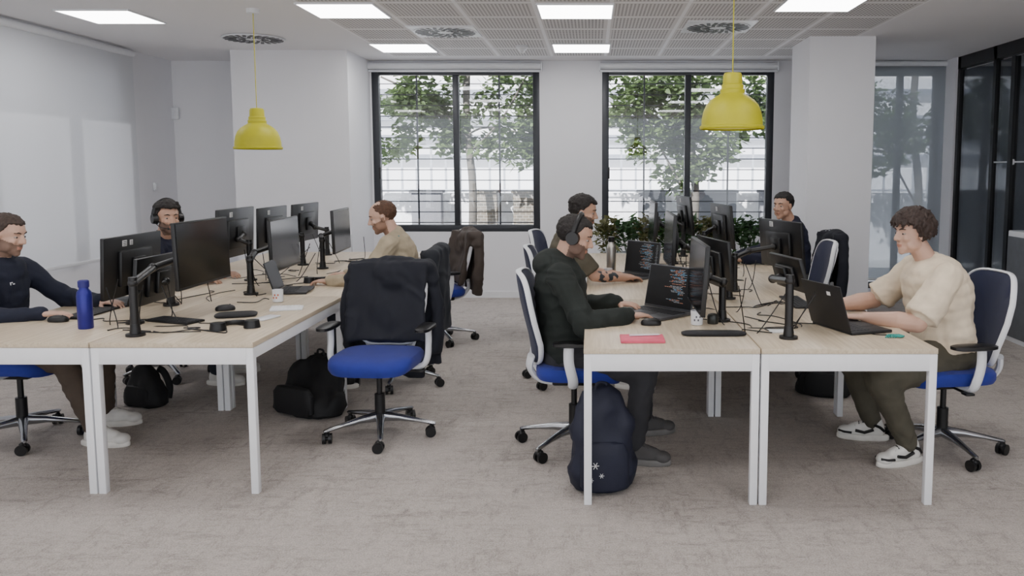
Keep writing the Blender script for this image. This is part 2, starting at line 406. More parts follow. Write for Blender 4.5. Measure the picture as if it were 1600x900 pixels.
def leafmat(n,c):
    m=bpy.data.materials.new(n); m.use_nodes=True; nt=m.node_tree; b=nt.nodes['Principled BSDF']; out=[x for x in nt.nodes if x.type=='OUTPUT_MATERIAL'][0]
    oi=nt.nodes.new('ShaderNodeTexNoise'); oi.inputs['Scale'].default_value=3
    cc=mixc(nt,oi.outputs['Fac'],lin(tuple(int(v*.5) for v in c)),lin(tuple(min(255,int(v*1.35)) for v in c)))
    nt.links.new(cc,b.inputs['Base Color']); b.inputs['Roughness'].default_value=.5
    t=nt.nodes.new('ShaderNodeBsdfTranslucent'); nt.links.new(cc,t.inputs[0]); mx=nt.nodes.new('ShaderNodeMixShader'); mx.inputs[0].default_value=.4
    nt.links.new(b.outputs[0],mx.inputs[1]); nt.links.new(t.outputs[0],mx.inputs[2]); nt.links.new(mx.outputs[0],out.inputs[0]); return m
def leaves(bm,blobs,n,size,long=1.4):
    for _ in range(n):
        c,r=R.choice(blobs)
        while 1:
            p=V((R.uniform(-1,1),R.uniform(-1,1),R.uniform(-1,1)))
            if p.length<1: break
        p=V(c)+V((p.x*r[0],p.y*r[1],p.z*r[2]))
        s=size*R.uniform(.6,1.3)
        m=Matrix.Translation(p)@Matrix.Rotation(R.uniform(0,2*pi),4,'Z')@Matrix.Rotation(R.uniform(-1,1),4,'X')@Matrix.Rotation(R.uniform(-.9,.9),4,'Y')
        pts=[(0,0,0),(.35,.42,.08),(.75,.3,.05),(long,0,-.1),(.75,-.3,.05),(.35,-.42,.08),(.6,0,-.04)]
        v=[bm.verts.new(m@(V(q)*s)) for q in pts]
        bm.faces.new((v[0],v[6],v[1])); bm.faces.new((v[1],v[6],v[2])); bm.faces.new((v[2],v[6],v[3]))
        bm.faces.new((v[3],v[6],v[4])); bm.faces.new((v[4],v[6],v[5])); bm.faces.new((v[5],v[6],v[0]))
LF=leafmat('tree_leaf',(80,100,58))
def tree(x,y,blobs,n,br,tr=.07):
    bm=bmesh.new(); tube(bm,spline([(0,0,-.1),(.05,0,1.2),(-.05,.1,2.6),(.1,0,5)]),[tr-.0012*i for i in range(19)],seg=10)
    for b in br: tube(bm,spline(b),.018,seg=6)
    t=top('tree','plane tree with spreading green leaves on the street','tree',bm,M('bark',(96,92,86),.9,bump=.6,bscale=20),loc=(x,y,0),group='street trees')
    sub=[]
    for c,r in blobs:
        for _ in range(14):
            sub.append(((c[0]+R.uniform(-1,1)*r[0],c[1]+R.uniform(-1,1)*r[1],c[2]+R.uniform(-1,1)*r[2]),(.22,.2,.19)))
    bm=bmesh.new(); leaves(bm,sub,n,.09); o=part(t,'foliage',bm,LF); o['kind']='stuff'
tree(-1.95,13.1,[((-1.2,0,2.8),(.9,.6,.35)),((.2,0,2.9),(1.0,.8,.45)),((1.1,0,2.4),(.3,.4,.6)),((.0,.2,2.35),(.4,.3,.5)),((-1.4,.3,2.25),(.5,.5,.5)),((.8,0,2.0),(.35,.3,.3)),((-.7,0,2.5),(.4,.3,.3))],6200,[[(0,0,1.8),(.5,0,2.3),(.9,.1,3)],[(0,0,2),(-.6,0,2.6),(-1.4,.1,3)],[(0,0,2.1),(.3,0,2.2),(.9,.1,2.1)]])
tree(1.55,12.7,[((-1.0,0,2.9),(.7,.6,.5)),((-.6,0,2.2),(.4,.4,.6)),((0,0,2.6),(.5,.6,.5)),((1.1,0,2.8),(.8,.6,.5)),((-.1,0,1.7),(.35,.3,.5)),((.75,0,2.2),(.4,.4,.4)),((-.9,0,2.4),(.3,.4,.4)),((.1,0,2.1),(.4,.4,.4))],6600,[[(0,0,1),(-.4,0,1.7),(-1,.1,2.8)],[(0,0,1.6),(.6,0,2.3),(1.2,.1,3)]])
tree(5.2,13.2,[((0,0,2.7),(1.2,.6,.5)),((-.8,0,2.0),(.5,.6,.5)),((0,0,1.9),(.8,.5,.4))],2600,[[(0,0,1),(-.4,0,1.7),(-1,.1,2.8)]])
# ---------------------------------------------------------------- desks
def desk(w,L):
    o=top('desk','light oak office desk with white steel frame','desk',None,None,group='bench desks')
    bm=bmesh.new(); box(bm,(w/2,L/2,.7275),(w-.004,L-.004,.025),bev=.002); part(o,'tabletop',bm,OAK)
    bm=bmesh.new()
    for y in (.02,L-.02): box(bm,(w/2,y,.674),(w-.076,.03,.08),bev=.002)
    for x in (.02,w-.02): box(bm,(x,L/2,.685),(.025,L-.08,.055),bev=.002)
    part(o,'apron',bm,WHITE)
    for x in (.021,w-.021):
        for y in (.021,L-.021):
            bm=bmesh.new(); box(bm,(x,y,.357),(.036,.036,.714),bev=.003); part(o,'leg',bm,WHITE)
    return o
d0=desk(.81,1.4)
for i,(x0,y0,w) in enumerate([(-.04,3.67,0),(.772,3.67,0),(-3.15,3.8,1),(-2.373,3.8,1)]):
    if i==0: pr=d0
    if i==2: pr=desk(.775,1.4)
    for r in range(3):
        if r==0 and i in(0,2): pr.location=(x0,y0,0)
        else: dup(pr,(x0,y0+r*1.405,0),0)
DZ=.74
# ---------------------------------------------------------------- office chair
def BS(u,v):
    z=.50+v*.50; hw=.165+.062*math.sin(min(1,v*1.6)*pi/2)-.02*max(0,v-.7)/.3
    x=-.215-.02*math.sin(v*pi*.75)-.10*max(0,v-.25)+.055*u*u
    return V((x,u*hw,z))
def chair():
    o=top('office_chair','blue office swivel chair with white frame and casters','office chair',None,None,group='blue office chairs')
    bm=bmesh.new()
    rs=[]
    for z,f in ((.425,.86),(.43,.96),(.45,1),(.478,1),(.495,.95),(.503,.8),(.5,.4)):
        ring=sell(.235*f,.245*f,4,z,40,(.03,0))
        for p in ring: p.z-= max(0,(p.x-.16))*.25
        rs.append(ring)
    loft(bm,rs); part(o,'seat',bm,BLUEF,'royal blue upholstered seat')
    def border(k,n,f=1):
        out=[]
        for q in range(k):
            a=q*2*pi/k; ca,sa=math.cos(a),math.sin(a)
            u=f*math.copysign(abs(ca)**(2/n),ca); v=.5+.5*f*math.copysign(abs(sa)**(2/n),sa)
            out.append(BS(u,v))
        return out
    bm=bmesh.new()
    rings=[]
    for f,dx in ((.975,-.012),(.985,.008),(.93,.02),(.6,.026),(.3,.028),(.05,.028)):
        rings.append([p+V((dx,0,0)) for p in border(48,5,f)])
    rings=[[p+V((-.016,0,0)) for p in border(48,5,f)] for f in (.05,.4,.8,.95)]+rings
    loft(bm,rings); br=part(o,'backrest',bm,NAVYF,'navy mesh upholstered backrest')
    bm=bmesh.new(); tube(bm,border(64,5,1),.008,True,8,ry=.016)
    part(br,'back_frame',bm,WPLA,'white plastic frame around backrest')
    bm=bmesh.new()
    for s in (-1,1): tube(bm,spline([(-.225,s*.15,.56),(-.235,s*.12,.48),(-.17,s*.08,.405),(-.02,s*.05,.39)]),.017,seg=8,ry=.028)
    part(br,'back_spine',bm,WPLA)
    for s in (-1,1):
        bm=bmesh.new(); tube(bm,spline([(.0,s*.1,.41),(0,s*.24,.415),(0,s*.285,.46),(-.02,s*.29,.55),(-.02,s*.29,.64)]),.027,seg=10,ry=.018)
        a=part(o,'armrest',bm,WPLA)
        bm=bmesh.new(); loft(bm,[sell(.125*f,.045*f,3,z,24,(.02,s*.285)) for z,f in ((.635,.85),(.64,1),(.655,1),(.66,.85))]); part(a,'armrest_pad',bm,BLACK)
    bm=bmesh.new(); box(bm,(0,0,.4),(.24,.2,.05),bev=.015); cyl(bm,(.02,.1,.395),(.02,.24,.395),.008); box(bm,(.02,.25,.395),(.05,.05,.012),bev=.004); part(o,'tilt_mechanism',bm,BLACK)
    bm=bmesh.new(); cyl(bm,(0,0,.1),(0,0,.25),.03); cyl(bm,(0,0,.24),(0,0,.39),.016); part(o,'gas_column',bm,BLACK)
    for k in range(5):
        a=k*2*pi/5+.31; c,s=math.cos(a),math.sin(a)
        bm=bmesh.new(); rings=[]
        for r,w,h,z in ((.02,.028,.03,.115),(.12,.022,.02,.11),(.22,.017,.013,.096),(.315,.014,.011,.078),(.328,.008,.007,.076)):
            ct=V((c*r,s*r,z)); t=V((-s,c,0)); rings.append([ct+t*(w*math.cos(q*pi/5))+V((0,0,h*math.sin(q*pi/5))) for q in range(10)])
        loft(bm,rings); part(o,'base_leg',bm,CHROME,'polished metal star base leg')
        b=R.uniform(0,6.28); fw=V((math.cos(b),math.sin(b),0)); sd=V((-fw.y,fw.x,0)); ct=V((c*.31,s*.31,.03))-fw*.012
        bm=bmesh.new()
        for q in (-1,1): cyl(bm,ct+sd*q*.008,ct+sd*q*.026,.03,seg=20)
        cyl(bm,ct-sd*.01,ct+sd*.01,.012); cap(bm,ct+V((0,0,.022)),V((c*.31,s*.31,.05)),.018,.014); cyl(bm,V((c*.31,s*.31,.045)),V((c*.31,s*.31,.08)),.008)
        part(o,'caster',bm,BLACK)
    return o
ch=chair()
CH={}
for i,(k,x,y,a) in enumerate([('p1',-3.28,4.6,0),('p2',-3.2,6.05,.1),('p3',-1.4,5.85,pi),('mid',-1.24,4.68,-pi/2-.06),('far',-1.38,7.3,pi+.5),('p4',-.1,4.47,0),('p5',-.18,5.9,0),('f5',-.25,7.35,-.2),('p7',1.93,4.4,pi+.15),('e7',1.56,6.3,pi),('p6',1.85,7.2,pi+.1)]):
    if i==0: c=ch; c.location=(x,y,0); c.rotation_euler=(0,0,a)
    else: c=dup(ch,(x,y,0),a)
    CH[k]=c
CH['mid']['label']='empty blue office chair with dark jacket over its back'
# jackets
def jacket(k,mat,label,long=.42,hood=True,w=.2,seed=1,fl=.05,wr=.018,full=False):
    bm=bmesh.new()
    tp=1.0
    for q in range(9):
        u=-1+q/4; p=BS(u*.9,.97); ell(bm,(p.x-.01,u*w,tp-.015-.03*u*u),(.048,.05,.04))
    for s in (-1,1):
        cap(bm,(-.3,s*w,tp-.05),(-.28,s*(w+.03),tp-.12),.05)
        tube(bm,spline([(-.29,s*(w+.025),tp-.08),(-.28,s*(w+.06),.76),(-.27,s*(w+.065),.6),(-.26,s*(w+.05),.44)],5),[.05,.05,.05,.048,.047,.046,.045,.044,.043,.043,.043,.044,.046,.047,.048,.048],seg=12,ry=.034)
    def sheet(x0,z0,x1,z1,w0,w1,t,cv):
        rings=[]
        for i in range(9):
            f=i/8; z=z0+(z1-z0)*f; x=x0+(x1-x0)*f; ww=w0+(w1-w0)*f
            rings.append([p+V((x+cv*(p.y/ww)**2,0,0)) for p in sell(t,ww,4,z,36)])
        loft(bm,rings)
    sheet(-.335,tp-.01,-.34,long,w+.02,w+fl,.028,.05)
    if full: sheet(-.285,tp-.01,-.185,.53,w+.02,w+.03,.03,.07); sheet(-.33,.75,-.3,long-.08,w*.7,w*.9,.03,.04)
    else: sheet(-.28,tp-.01,-.225,.6,w+.01,w+.02,.022,.06)
    if hood: ell(bm,(-.25,0,tp-.07),(.045,.13,.06)); ell(bm,(-.235,.03,tp-.13),(.035,.09,.05))
    me=vox(bm,.011,4,wr=wr,wsc=7,seed=seed,name='jacket',vz=.45)
    c=CH[k]
    return top('jacket',label,'jacket',None,mat,loc=c.location,rz=c.rotation_euler.z,me=me)
JB=M('black_jacket_cloth',(18,21,32),.85,bump=.06,bscale=300)
jacket('mid',JB,'black hooded jacket draped over the back of a chair',.36,full=True,w=.215,wr=.022,fl=.085)
jacket('p3',M('charcoal_jacket_cloth',(30,34,42),.8,bump=.06),'dark grey jacket hung over an occupied chair back',.4,seed=3)
jacket('far',M('brown_jacket_cloth',(62,52,46),.7,bump=.06),'brown leather-look jacket draped on a chair back',.55,seed=5,w=.22,full=True)
jacket('p6',JB,'black jacket hung over the back of a chair',.45,seed=8)
# ---------------------------------------------------------------- people
def ik(a,b,l1,l2,pole):
    d=b-a; L=min(d.length,l1+l2-.004); dn=d.normalized(); b=a+dn*L
    x=(l1*l1-l2*l2+L*L)/(2*L); h=math.sqrt(max(l1*l1-x*x,0)); pp=(pole-dn*pole.dot(dn)).normalized()
    return a+dn*x+pp*h,b
def hand(bm,w,d,n,side,curl=1.0):
    d=d.normalized(); n=(n-d*n.dot(d)).normalized(); s=-side*(d.cross(n))
    offs=(.031,.0105,-.0105,-.03); lens=(.068,.076,.07,.055)
    for o,L,sp in zip(offs,lens,(.10,.03,-.05,-.16)):
        kn=w+d*(.088-abs(o-.005)*.25)+s*o-n*.004
        cap(bm,w+s*o*.55+d*.008,kn,.0155,.0105,10)
        p=kn; ang=.18*curl; dd=(d+s*sp).normalized()
        for j,(f,r) in enumerate(((.42,.0088),(.32,.008),(.26,.0072))):
            q=p+(dd*math.cos(ang)+n*math.sin(ang))*L*f
            cap(bm,p,q,r+.0006,r,8); p=q; ang+=.38*curl
    ell(bm,w+d*.045,(.042,.036,.015),rot=Matrix((d,s,n)).transposed().to_4x4())
    p=w+d*.02+s*.022+n*.004; dirs=((d*.55+s*.8+n*.25),(d*.85+s*.45+n*.25),(d*1+s*.15+n*.3))
    for dd,L,r in zip(dirs,(.04,.032,.026),(.0125,.0105,.009)):
        q=p+dd.normalized()*L; cap(bm,p,q,r+.001,r,8); p=q
HS=[]
def human(label,loc,yaw,hz,neck,head,hyaw,hpitch,hands,feet,skin,hairc,shirt,pants,shoe,sleeve='long',style='short',beard=0,build=1,hood=False,elb=None,hdir=None,tattoo=False,name='p'):
    root=Matrix.Translation((loc[0],loc[1],0))@Matrix.Rotation(yaw,4,'Z'); inv=root.inverted()
    Lc=lambda p: inv@V(p)
    P=V((0,0,hz)); N=Lc(neck); Hc=Lc(head)
    hm=Matrix.Translation(Hc)@Matrix.Rotation(hyaw-yaw,4,'Z')@Matrix.Rotation(hpitch,4,'Y')
    sp=(N-P); A=align(sp)
    shd=[N+V((.0,s*.165*build,-.055)) for s in (1,-1)]
    hipj=[P+V((.02,s*.09,.0)) for s in (1,-1)]
    af=1+(build-1)*1.0
    arms=[]
    for i,s in enumerate((1,-1)):
        tgt=Lc(hands[i]); pole=V((-.25,s*.6,-.8)) if elb is None else V(elb[i])
        e,w=ik(shd[i],tgt,.29,.265,pole); arms.append((shd[i],e,w))
    legs=[]
    for i,s in enumerate((1,-1)):
        tgt=Lc((feet[i][0],feet[i][1],.085)); k,a=ik(hipj[i],tgt,.43,.42,V((.8,s*.25,.9))); legs.append((hipj[i],k,a))
    def fdir(a):
        d=V(((a-P).x,(a-P).y*.4,0)).normalized()
        if len(HS)%2: d=(d+V((0,.1,0))).normalized()
        return d
    mid=(P+N)/2+V((-.03,0,0))
    def torso(bm,g):
        prof=[(0,.105,.155),(.12,.11,.16),(.24,.108,.152),(.36,.106,.145),(.48,.108,.146),(.6,.112,.156),(.72,.112,.164),(.82,.106,.166),(.9,.09,.15)]
        for t,rx,rw in prof:
            c=(1-t)**2*P+2*t*(1-t)*mid+t*t*N
            fat=(1+(build-1)*1.4)
            ell(bm,c,((rx*fat)+g,rw*build+g,.1+g-(.03 if t>.8 else 0)),rot=A,seg=20)
        for s in shd: cap(bm,N+V((0,0,-.065)),s,.055+g,.054+g)
        for s in (1,-1): cap(bm,N+V((-.02,s*.03,.005)),N+V((-.01,s*.13*build,-.042)),.038+g*.8,.042+g*.8)
    bm=bmesh.new(); torso(bm,-.012)
    neckb=hm@V((-.025,0,-.055)); cap(bm,N+V((-.01,0,-.04)),neckb,.058,.052,14)
    T=lambda p: hm@V(p)
    hr=hm.to_3x3().to_4x4()
    ell(bm,T((-.012,0,.033)),(.096,.074,.08),hr,20); ell(bm,T((.02,0,-.02)),(.067,.060,.086),hr,18)
    ell(bm,T((.042,0,-.07)),(.042,.04,.036),hr); ell(bm,T((.066,0,-.092)),(.02,.022,.018),hr)
    for s in (1,-1):
        ell(bm,T((-.004,s*.075,-.006)),(.018,.008,.031),hr,10); ell(bm,T((.02,s*.044,-.058)),(.043,.019,.03),hr)
        ell(bm,T((.062,s*.037,-.02)),(.02,.02,.018),hr,10)
    ell(bm,T((.071,0,.034)),(.014,.046,.011),hr); cap(bm,T((.08,0,.018)),T((.102,0,-.02)),.008,.011,10)
    for s in (1,-1): ell(bm,T((.09,s*.011,-.024)),(.011,.009,.008),hr,8)
    ell(bm,T((.081,0,-.051)),(.010,.022,.006),hr,10); ell(bm,T((.079,0,-.062)),(.011,.02,.007),hr,10)
    for i,(s0,e,w) in enumerate(arms):
        cap(bm,s0,e,.046*af,.038*af); cap(bm,e,e+(w-e)*.35,.038*af,.041*af); cap(bm,e+(w-e)*.35,w,.041*af,.027)
        sd=(1,-1)[i]; dd=(w-e).normalized()
        if hdir and hdir[i]: dh,nh=V(hdir[i][0]),V(hdir[i][1]); 
        else: dh=(V((dd.x,dd.y,0)).normalized()+V((0,0,-.08)));nh=V((0,0,-1))
        hand(bm,w,dh,nh,sd)
    for h,k,a in legs:
        cap(bm,h,k,.07,.05); cap(bm,k,a,.048,.032); cap(bm,a+V((0,0,-.035)),a+fdir(a)*.1+V((0,0,-.045)),.022,.018)
    me=vox(bm,.0055,2,name='person')
    body=top('person',label,'person',None,[skin,M('stubble_'+name,tuple(int(a*.5+b*.5) for a,b in zip(SK[skin.name],hairc)),.8),M('lips_'+name,tuple(int(v*f) for v,f in zip(SK[skin.name],(.88,.76,.74))),.5),M('tattoo',(52,56,62),.6)],loc=(loc[0],loc[1],0),rz=yaw,me=me)
    hi=hm.inverted()
    for f in me.polygons:
        c=f.center
        if (c-Hc).length<.15:
            q=hi@c
            if q.x>.078 and abs(q.y)<.02 and -.064<q.z<-.049: f.material_index=2
            elif beard and q.z<-.036+max(0,(abs(q.y)-.04))*.9 and q.x>-.01 and q.z>-.125: f.material_index=1
        elif tattoo:
            s0,e,w=arms[1]
            t=(c-e).dot((w-e).normalized())
            if 0.02<t<.2 and ((c-e)-(w-e).normalized()*t).length<.07 and noise.noise(c*28)>.12: f.material_index=3
    # hair
    bm=bmesh.new(); hc=V((-.014,0,.033)); n=520
    for i in range(n):
        z=1-2*(i+.5)/n; r=math.sqrt(1-z*z); a=i*2.399963
        u=V((math.cos(a)*r,math.sin(a)*r,z)); p=hc+V((u.x*.096,u.y*.074,u.z*.081))
        if p.x<-.05: th=-.045
        elif p.x<-.02: th=-.045+(p.x+.05)/.03*.05
        elif p.x<.03: th=.02 if p.x<.015 else .045
        else: th=.074
        if p.x>.01: th=max(th,.02+.055*min(1,(p.x-.01)/.035))
        sz=.0102; out=0
        if style=='bald':
            if p.x>.035: continue
            if p.x>-.02 and p.z>.06 and abs(p.y)<.045 and R.random()<.75: continue
            sz=.008; out=-.002
        if style=='curly': th-=.016
        if p.z<th: continue
        if style=='curly':
            out=.010+.018*R.random() if p.z>.0 else .004
            tg=V((.55 if p.z>.05 else .15,p.y*4,-.75 if p.z<.08 else -.15))+V((R.uniform(-.6,.6),R.uniform(-.6,.6),R.uniform(-.35,.35))); tg=(tg-u*tg.dot(u)).normalized()
            q=p+u*out; cap(bm,T(q),T(q+tg*R.uniform(.018,.036)+u*.003),.011,.005,6); continue
        if style=='quiff':
            if p.z>.07: out=.012; sz=.015
        if style=='wavy': out=.006 if p.z>.05 else 0; sz=.014 if p.z>.05 else .01
        q=p+u*(out+R.uniform(-.001,.003))
        ell(bm,T(q),(sz*R.uniform(.8,1.2),sz*R.uniform(.8,1.1),sz*R.uniform(.7,1)),hr@Matrix.Rotation(R.uniform(0,3),4,'Z'),6)
    if style=='curly':
        ell(bm,T((-.02,0,.05)),(.092,.08,.08),hr)
    if style=='quiff':
        for i in range(20):
            yy=R.uniform(-.045,.045); ell(bm,T((.062-abs(yy)*.3+R.uniform(0,.012),yy,.095+R.uniform(-.01,.02))),.014,None,6)
    if style!='bald': ell(bm,T((-.03,0,.05)),(.07,.06,.06),hr)
    else: ell(bm,T((-.045,0,.02)),(.055,.06,.06),hr)
    hme=vox(bm,.0045,1,wr=.004,wsc=60,name='hair')
    HM_=M('hair_'+name,hairc,.65,var=.4,scale=90,bump=.4,bscale=220)
    part(body,'hair',None,HM_,me=hme)
    for s in (1,-1):
        bm=bmesh.new(); ell(bm,T((.0675,s*.0305,.006)),(.0105,.0115,.0055),hr,12)
        e=part(body,'eye',bm,M('eye_white',(165,155,148),.4))
        bm=bmesh.new(); ell(bm,T((.0762,s*.031,.006)),(.0035,.0056,.0050),hr,10); part(e,'iris',bm,M('iris',(26,19,15),.3))
        bm=bmesh.new(); tube(bm,[T((.0835,s*.013,.028)),T((.081,s*.028,.034)),T((.067,s*.047,.029))],[.003,.0045,.002],seg=6); part(body,'eyebrow',bm,HM_)
    # shirt
    bm=bmesh.new(); torso(bm,.016)
    for i,(s0,e,w) in enumerate(arms):
        g=.02 if sleeve=='long' else .016
        if sleeve=='long':
            cap(bm,s0,e,.054+g*.7,.046+g*.6); cap(bm,e,w-(w-e).normalized()*.01,.046+g*.6,.034+g*.2)
            if hood: cap(bm,s0,e,.076,.066); cap(bm,e,w-(w-e).normalized()*.05,.064,.056); cap(bm,w-(w-e).normalized()*.03,w-(w-e).normalized()*.01,.045,.043)
        else:
            q=s0+(e-s0)*.72; cap(bm,s0,q,.062*af,.062*af); cyl(bm,s0+(e-s0)*.5,s0+(e-s0)*.88,.066*af,.070*af,16)
    if hood:
        ell(bm,N+V((-.075,0,-.005)),(.075,.13,.065)); cap(bm,N+V((.035,-.06,-.01)),N+V((.035,.06,-.01)),.042); ell(bm,N+V((-.04,0,.03)),(.08,.10,.045))
        for s in (1,-1): tube(bm,spline([N+V((-.05,s*.1,.02)),N+V((.03,s*.075,.0)),N+V((.08,s*.03,-.05))]),.03)
    elif sleeve=='long': cap(bm,N+V((-.01,0,-.05)),N+V((-.01,0,.012)),.075,.064)
    else: cap(bm,N+V((-.01,0,-.05)),N+V((-.01,0,-.015)),.08,.07)
    sme=vox(bm,.009,3,wr=.014 if not hood else .019,wsc=8,seed=len(HS)+2,name='top',vz=1.3)
    so=part(body,'hoodie' if hood else ('jacket' if sleeve=='long' else 't_shirt'),None,shirt,me=sme)
    bm=bmesh.new(); ell(bm,P+V((0,0,-.01)),(.135*build,.178*build,.115)); 
    for h,k,a in legs:
        cap(bm,h,k,.092*build,.068*af); cap(bm,k,k+(a-k)*.92,.067*af,.054)
    part(body,'trousers',None,pants,me=vox(bm,.012,3,wr=.012,wsc=9,seed=len(HS)+9,name='trousers'))
    for h,k,a in legs:
        d=fdir(a)
        rot=Matrix.Rotation(math.atan2(d.y,d.x),4,'Z'); g=Matrix.Translation((a.x,a.y,0))@rot
        bm=bmesh.new(); 
        cap(bm,g@V((-.03,0,.055)),g@V((-.01,0,.105)),.038,.043); cap(bm,g@V((-.02,0,.05)),g@V((.11,0,.048)),.036,.036); ell(bm,g@V((.15,0,.042)),(.05,.045,.034),rot); cap(bm,g@V((.02,0,.085)),g@V((.11,0,.06)),.036,.032)
        sh=part(body,'shoe',None,shoe,me=vox(bm,.008,2,name='shoe'))
        bm=bmesh.new(); rings=[]
        for z,f in ((.001,.95),(.006,1),(.026,1),(.034,.94)):
            rr=[]
            for q in range(28):
                aa=q*2*pi/28; cx=math.cos(aa); x=.055+.146*cx; wy=(.048 if cx>0 else .04)*math.sin(aa); rr.append(g@V((.055+(x-.055)*f,wy*f,z)))
            rings.append(rr)
        loft(bm,rings); part(sh,'sole',bm,M('grey_rubber',(120,118,116),.6) if name=='d' else M('white_rubber',(225,222,215),.6))
        bm=bmesh.new()
        for q in range(4): tube(bm,[g@V((.035+q*.022,-.022,.112-q*.010)),g@V((.035+q*.022,0,.124-q*.011)),g@V((.035+q*.022,.022,.112-q*.010))],.004,seg=6)
        if name=='g':
            for s in (-1,1):
                tube(bm,[g@V((.0,s*.040,.07)),g@V((.05,s*.040,.05)),g@V((.1,s*.041,.06))],.009,seg=6); tube(bm,[g@V((-.06,s*.024,.06)),g@V((-.035,s*.038,.085)),g@V((.0,s*.042,.10))],.009,seg=6)
                tube(bm,[g@V((.12,s*.042,.045)),g@V((.16,s*.042,.048)),g@V((.19,s*.02,.05))],.007,seg=6)
        part(sh,'laces',bm,BLACK if name=='g' else shoe)
    HS.append((body,hm,root,sme,so,arms))
    return body
SK={}
def skin(n,c):
    SK[n]=c; return M(n,c,.5,var=.06,scale=12,bump=.03,bscale=400)
s1=skin('skin_a',(200,162,142)); s2=skin('skin_b',(188,148,126)); s3=skin('skin_c',(184,144,122)); s4=skin('skin_d',(192,153,132))
DK=M('dark_denim',(36,40,50),.85,bump=.1); OL=M('olive_cotton',(78,74,62),.85,bump=.1); BRN=M('brown_cotton',(78,66,56),.85,bump=.1); GRY=M('grey_cotton',(54,54,58),.85,bump=.1)
NV=M('navy_knit',(19,25,44),.85,bump=.06); HD=M('dark_olive_fleece',(28,34,31),.9,bump=.1)
CR=M('cream_cotton',(224,208,184),.85,bump=.05); KH=M('khaki_cotton',(84,78,64),.85,bump=.05); BG=M('beige_wool',(176,162,138),.9,bump=.1); BLU=M('dark_blue_knit',(20,24,46),.85,bump=.05)
WSH=M('white_leather',(222,220,215),.5); BSH=M('black_leather',(28,28,30),.5); GSH=M('grey_suede',(84,82,82),.8)
human('man in navy zip sweater typing at desk',(-3.37,4.62),0,.55,(-3.36,4.62,1.035),(-3.29,4.6,1.185),-.05,.25,[(-2.9,4.8,.775),(-2.97,4.38,.775)],[(-2.95,4.85),(-2.8,4.5)],s1,(58,44,36),NV,BRN,WSH,style='short',beard=1,name='a')
human('man with headset and dark curly hair behind monitors',(-3.18,6.03),.0,.55,(-3.13,5.98,1.04),(-3.06,5.9,1.2),-.75,.05,[(-2.78,6.15,.775),(-2.78,5.75,.775)],[(-2.75,6.15),(-2.7,5.8)],s2,(32,26,24),BLU,DK,WSH,style='quiff',beard=1,name='b')
human('bearded man in beige jacket leaning over desk',(-1.36,5.88),pi,.56,(-1.42,5.87,1.07),(-1.5,5.85,1.21),pi+.25,.3,[(-1.84,5.68,.775),(-1.84,6.08,.775)],[(-1.75,5.7),(-1.8,6.05)],s1,(84,56,38),BG,DK,BSH,style='bald',beard=1,name='c')
human('man in dark hoodie with headphones using a mouse',(-.14,4.47),0,.55,(-.17,4.47,1.045),(-.09,4.46,1.185),-.12,.34,[(.15,4.70,.78),(.2,4.3,.78)],[(.3,4.68),(.22,4.22)],s4,(28,22,20),HD,GRY,GSH,style='short',beard=1,hood=True,build=1.1,name='d')
human('man in khaki shirt with tattooed forearm at laptop',(-.22,5.9),0,.56,(-.16,5.88,1.09),(-.06,5.86,1.245),-.1,.2,[(.2,6.0,.775),(.24,5.84,.775)],[(.25,6.05),(.25,5.7)],s2,(30,24,22),KH,DK,WSH,sleeve='short',style='wavy',beard=1,tattoo=True,name='e')
human('young man in navy sweater working at laptop',(1.79,7.15),pi,.56,(1.74,7.12,1.08),(1.65,7.08,1.235),pi+.75,.1,[(1.3,6.98,.775),(1.28,7.3,.775)],[(1.3,7.0),(1.3,7.3)],s3,(24,20,20),BLU,DK,BSH,style='short',name='f')
human('man in cream t-shirt with tousled brown hair at laptop',(1.92,4.42),pi,.56,(1.84,4.42,1.05),(1.73,4.42,1.21),pi+.25,.1,[(1.44,4.28,.775),(1.38,4.64,.775)],[(1.68,4.22),(1.62,4.6)],s1,(50,36,30),CR,OL,WSH,sleeve='short',style='curly',build=1.28,name='g')
def headset(i,boom):
    body,hm,root,_,_,_=HS[i]
    m=root@hm
    inv=Matrix.Translation(-m.translation)@m
    T=lambda p: inv@V(p)
    bm=bmesh.new(); tube(bm,[T((-.01,.094*math.cos(a),.008+.128*math.sin(a))) for a in [k*pi/16 for k in range(17)]],.007,seg=8,ry=.014)
    o=top('headset','black over-ear headset worn on the head','headset',bm,BLACK,loc=m.translation,group='worn headsets')
    for s in (1,-1):
        bm=bmesh.new(); cyl(bm,T((-.005,s*.072,-.002)),T((-.005,s*.104,-.002)),.040,.034,20); part(o,'ear_cup',bm,BLACK)
    if boom:
        bm=bmesh.new(); tube(bm,spline([T((.02,-.094,-.02)),T((.08,-.085,-.05)),T((.105,-.04,-.065))]),.003,seg=6); ell(bm,T((.107,-.035,-.065)),.009); part(o,'microphone_boom',bm,BLACK)
headset(1,True); headset(3,False)
def decal(i,target,shapes,mat,name):
    body,hm,root,sme,so,_=HS[i]
    t=root.inverted()@V(target); best=min(sme.vertices,key=lambda v:(v.co-t).length)
    n=best.normal.copy(); c=best.co+n*.002; up=(V((0,0,1))-n*n.z).normalized(); rt=up.cross(n)
    bm=bmesh.new()
    for (x,z,w,h) in shapes:
        vs=[bm.verts.new(c+rt*(x+a*w/2)+up*(z+b*h/2)+n*.002) for a,b in ((-1,-1),(1,-1),(1,1),(-1,1))]; bm.faces.new(vs)
    part(so,name,bm,mat)
decal(0,(-3.2,4.53,.92),[(-.008,0,.006,.016),(0,.006,.012,.005),(.01,-.003,.012,.006)],WHITE,'logo')
bm=bmesh.new(); tube(bm,spline([(-1.36,5.76,1.08),(-1.45,5.74,1.05),(-1.55,5.78,.95),(-1.56,5.86,.82)]),.002,seg=6,ry=.008)
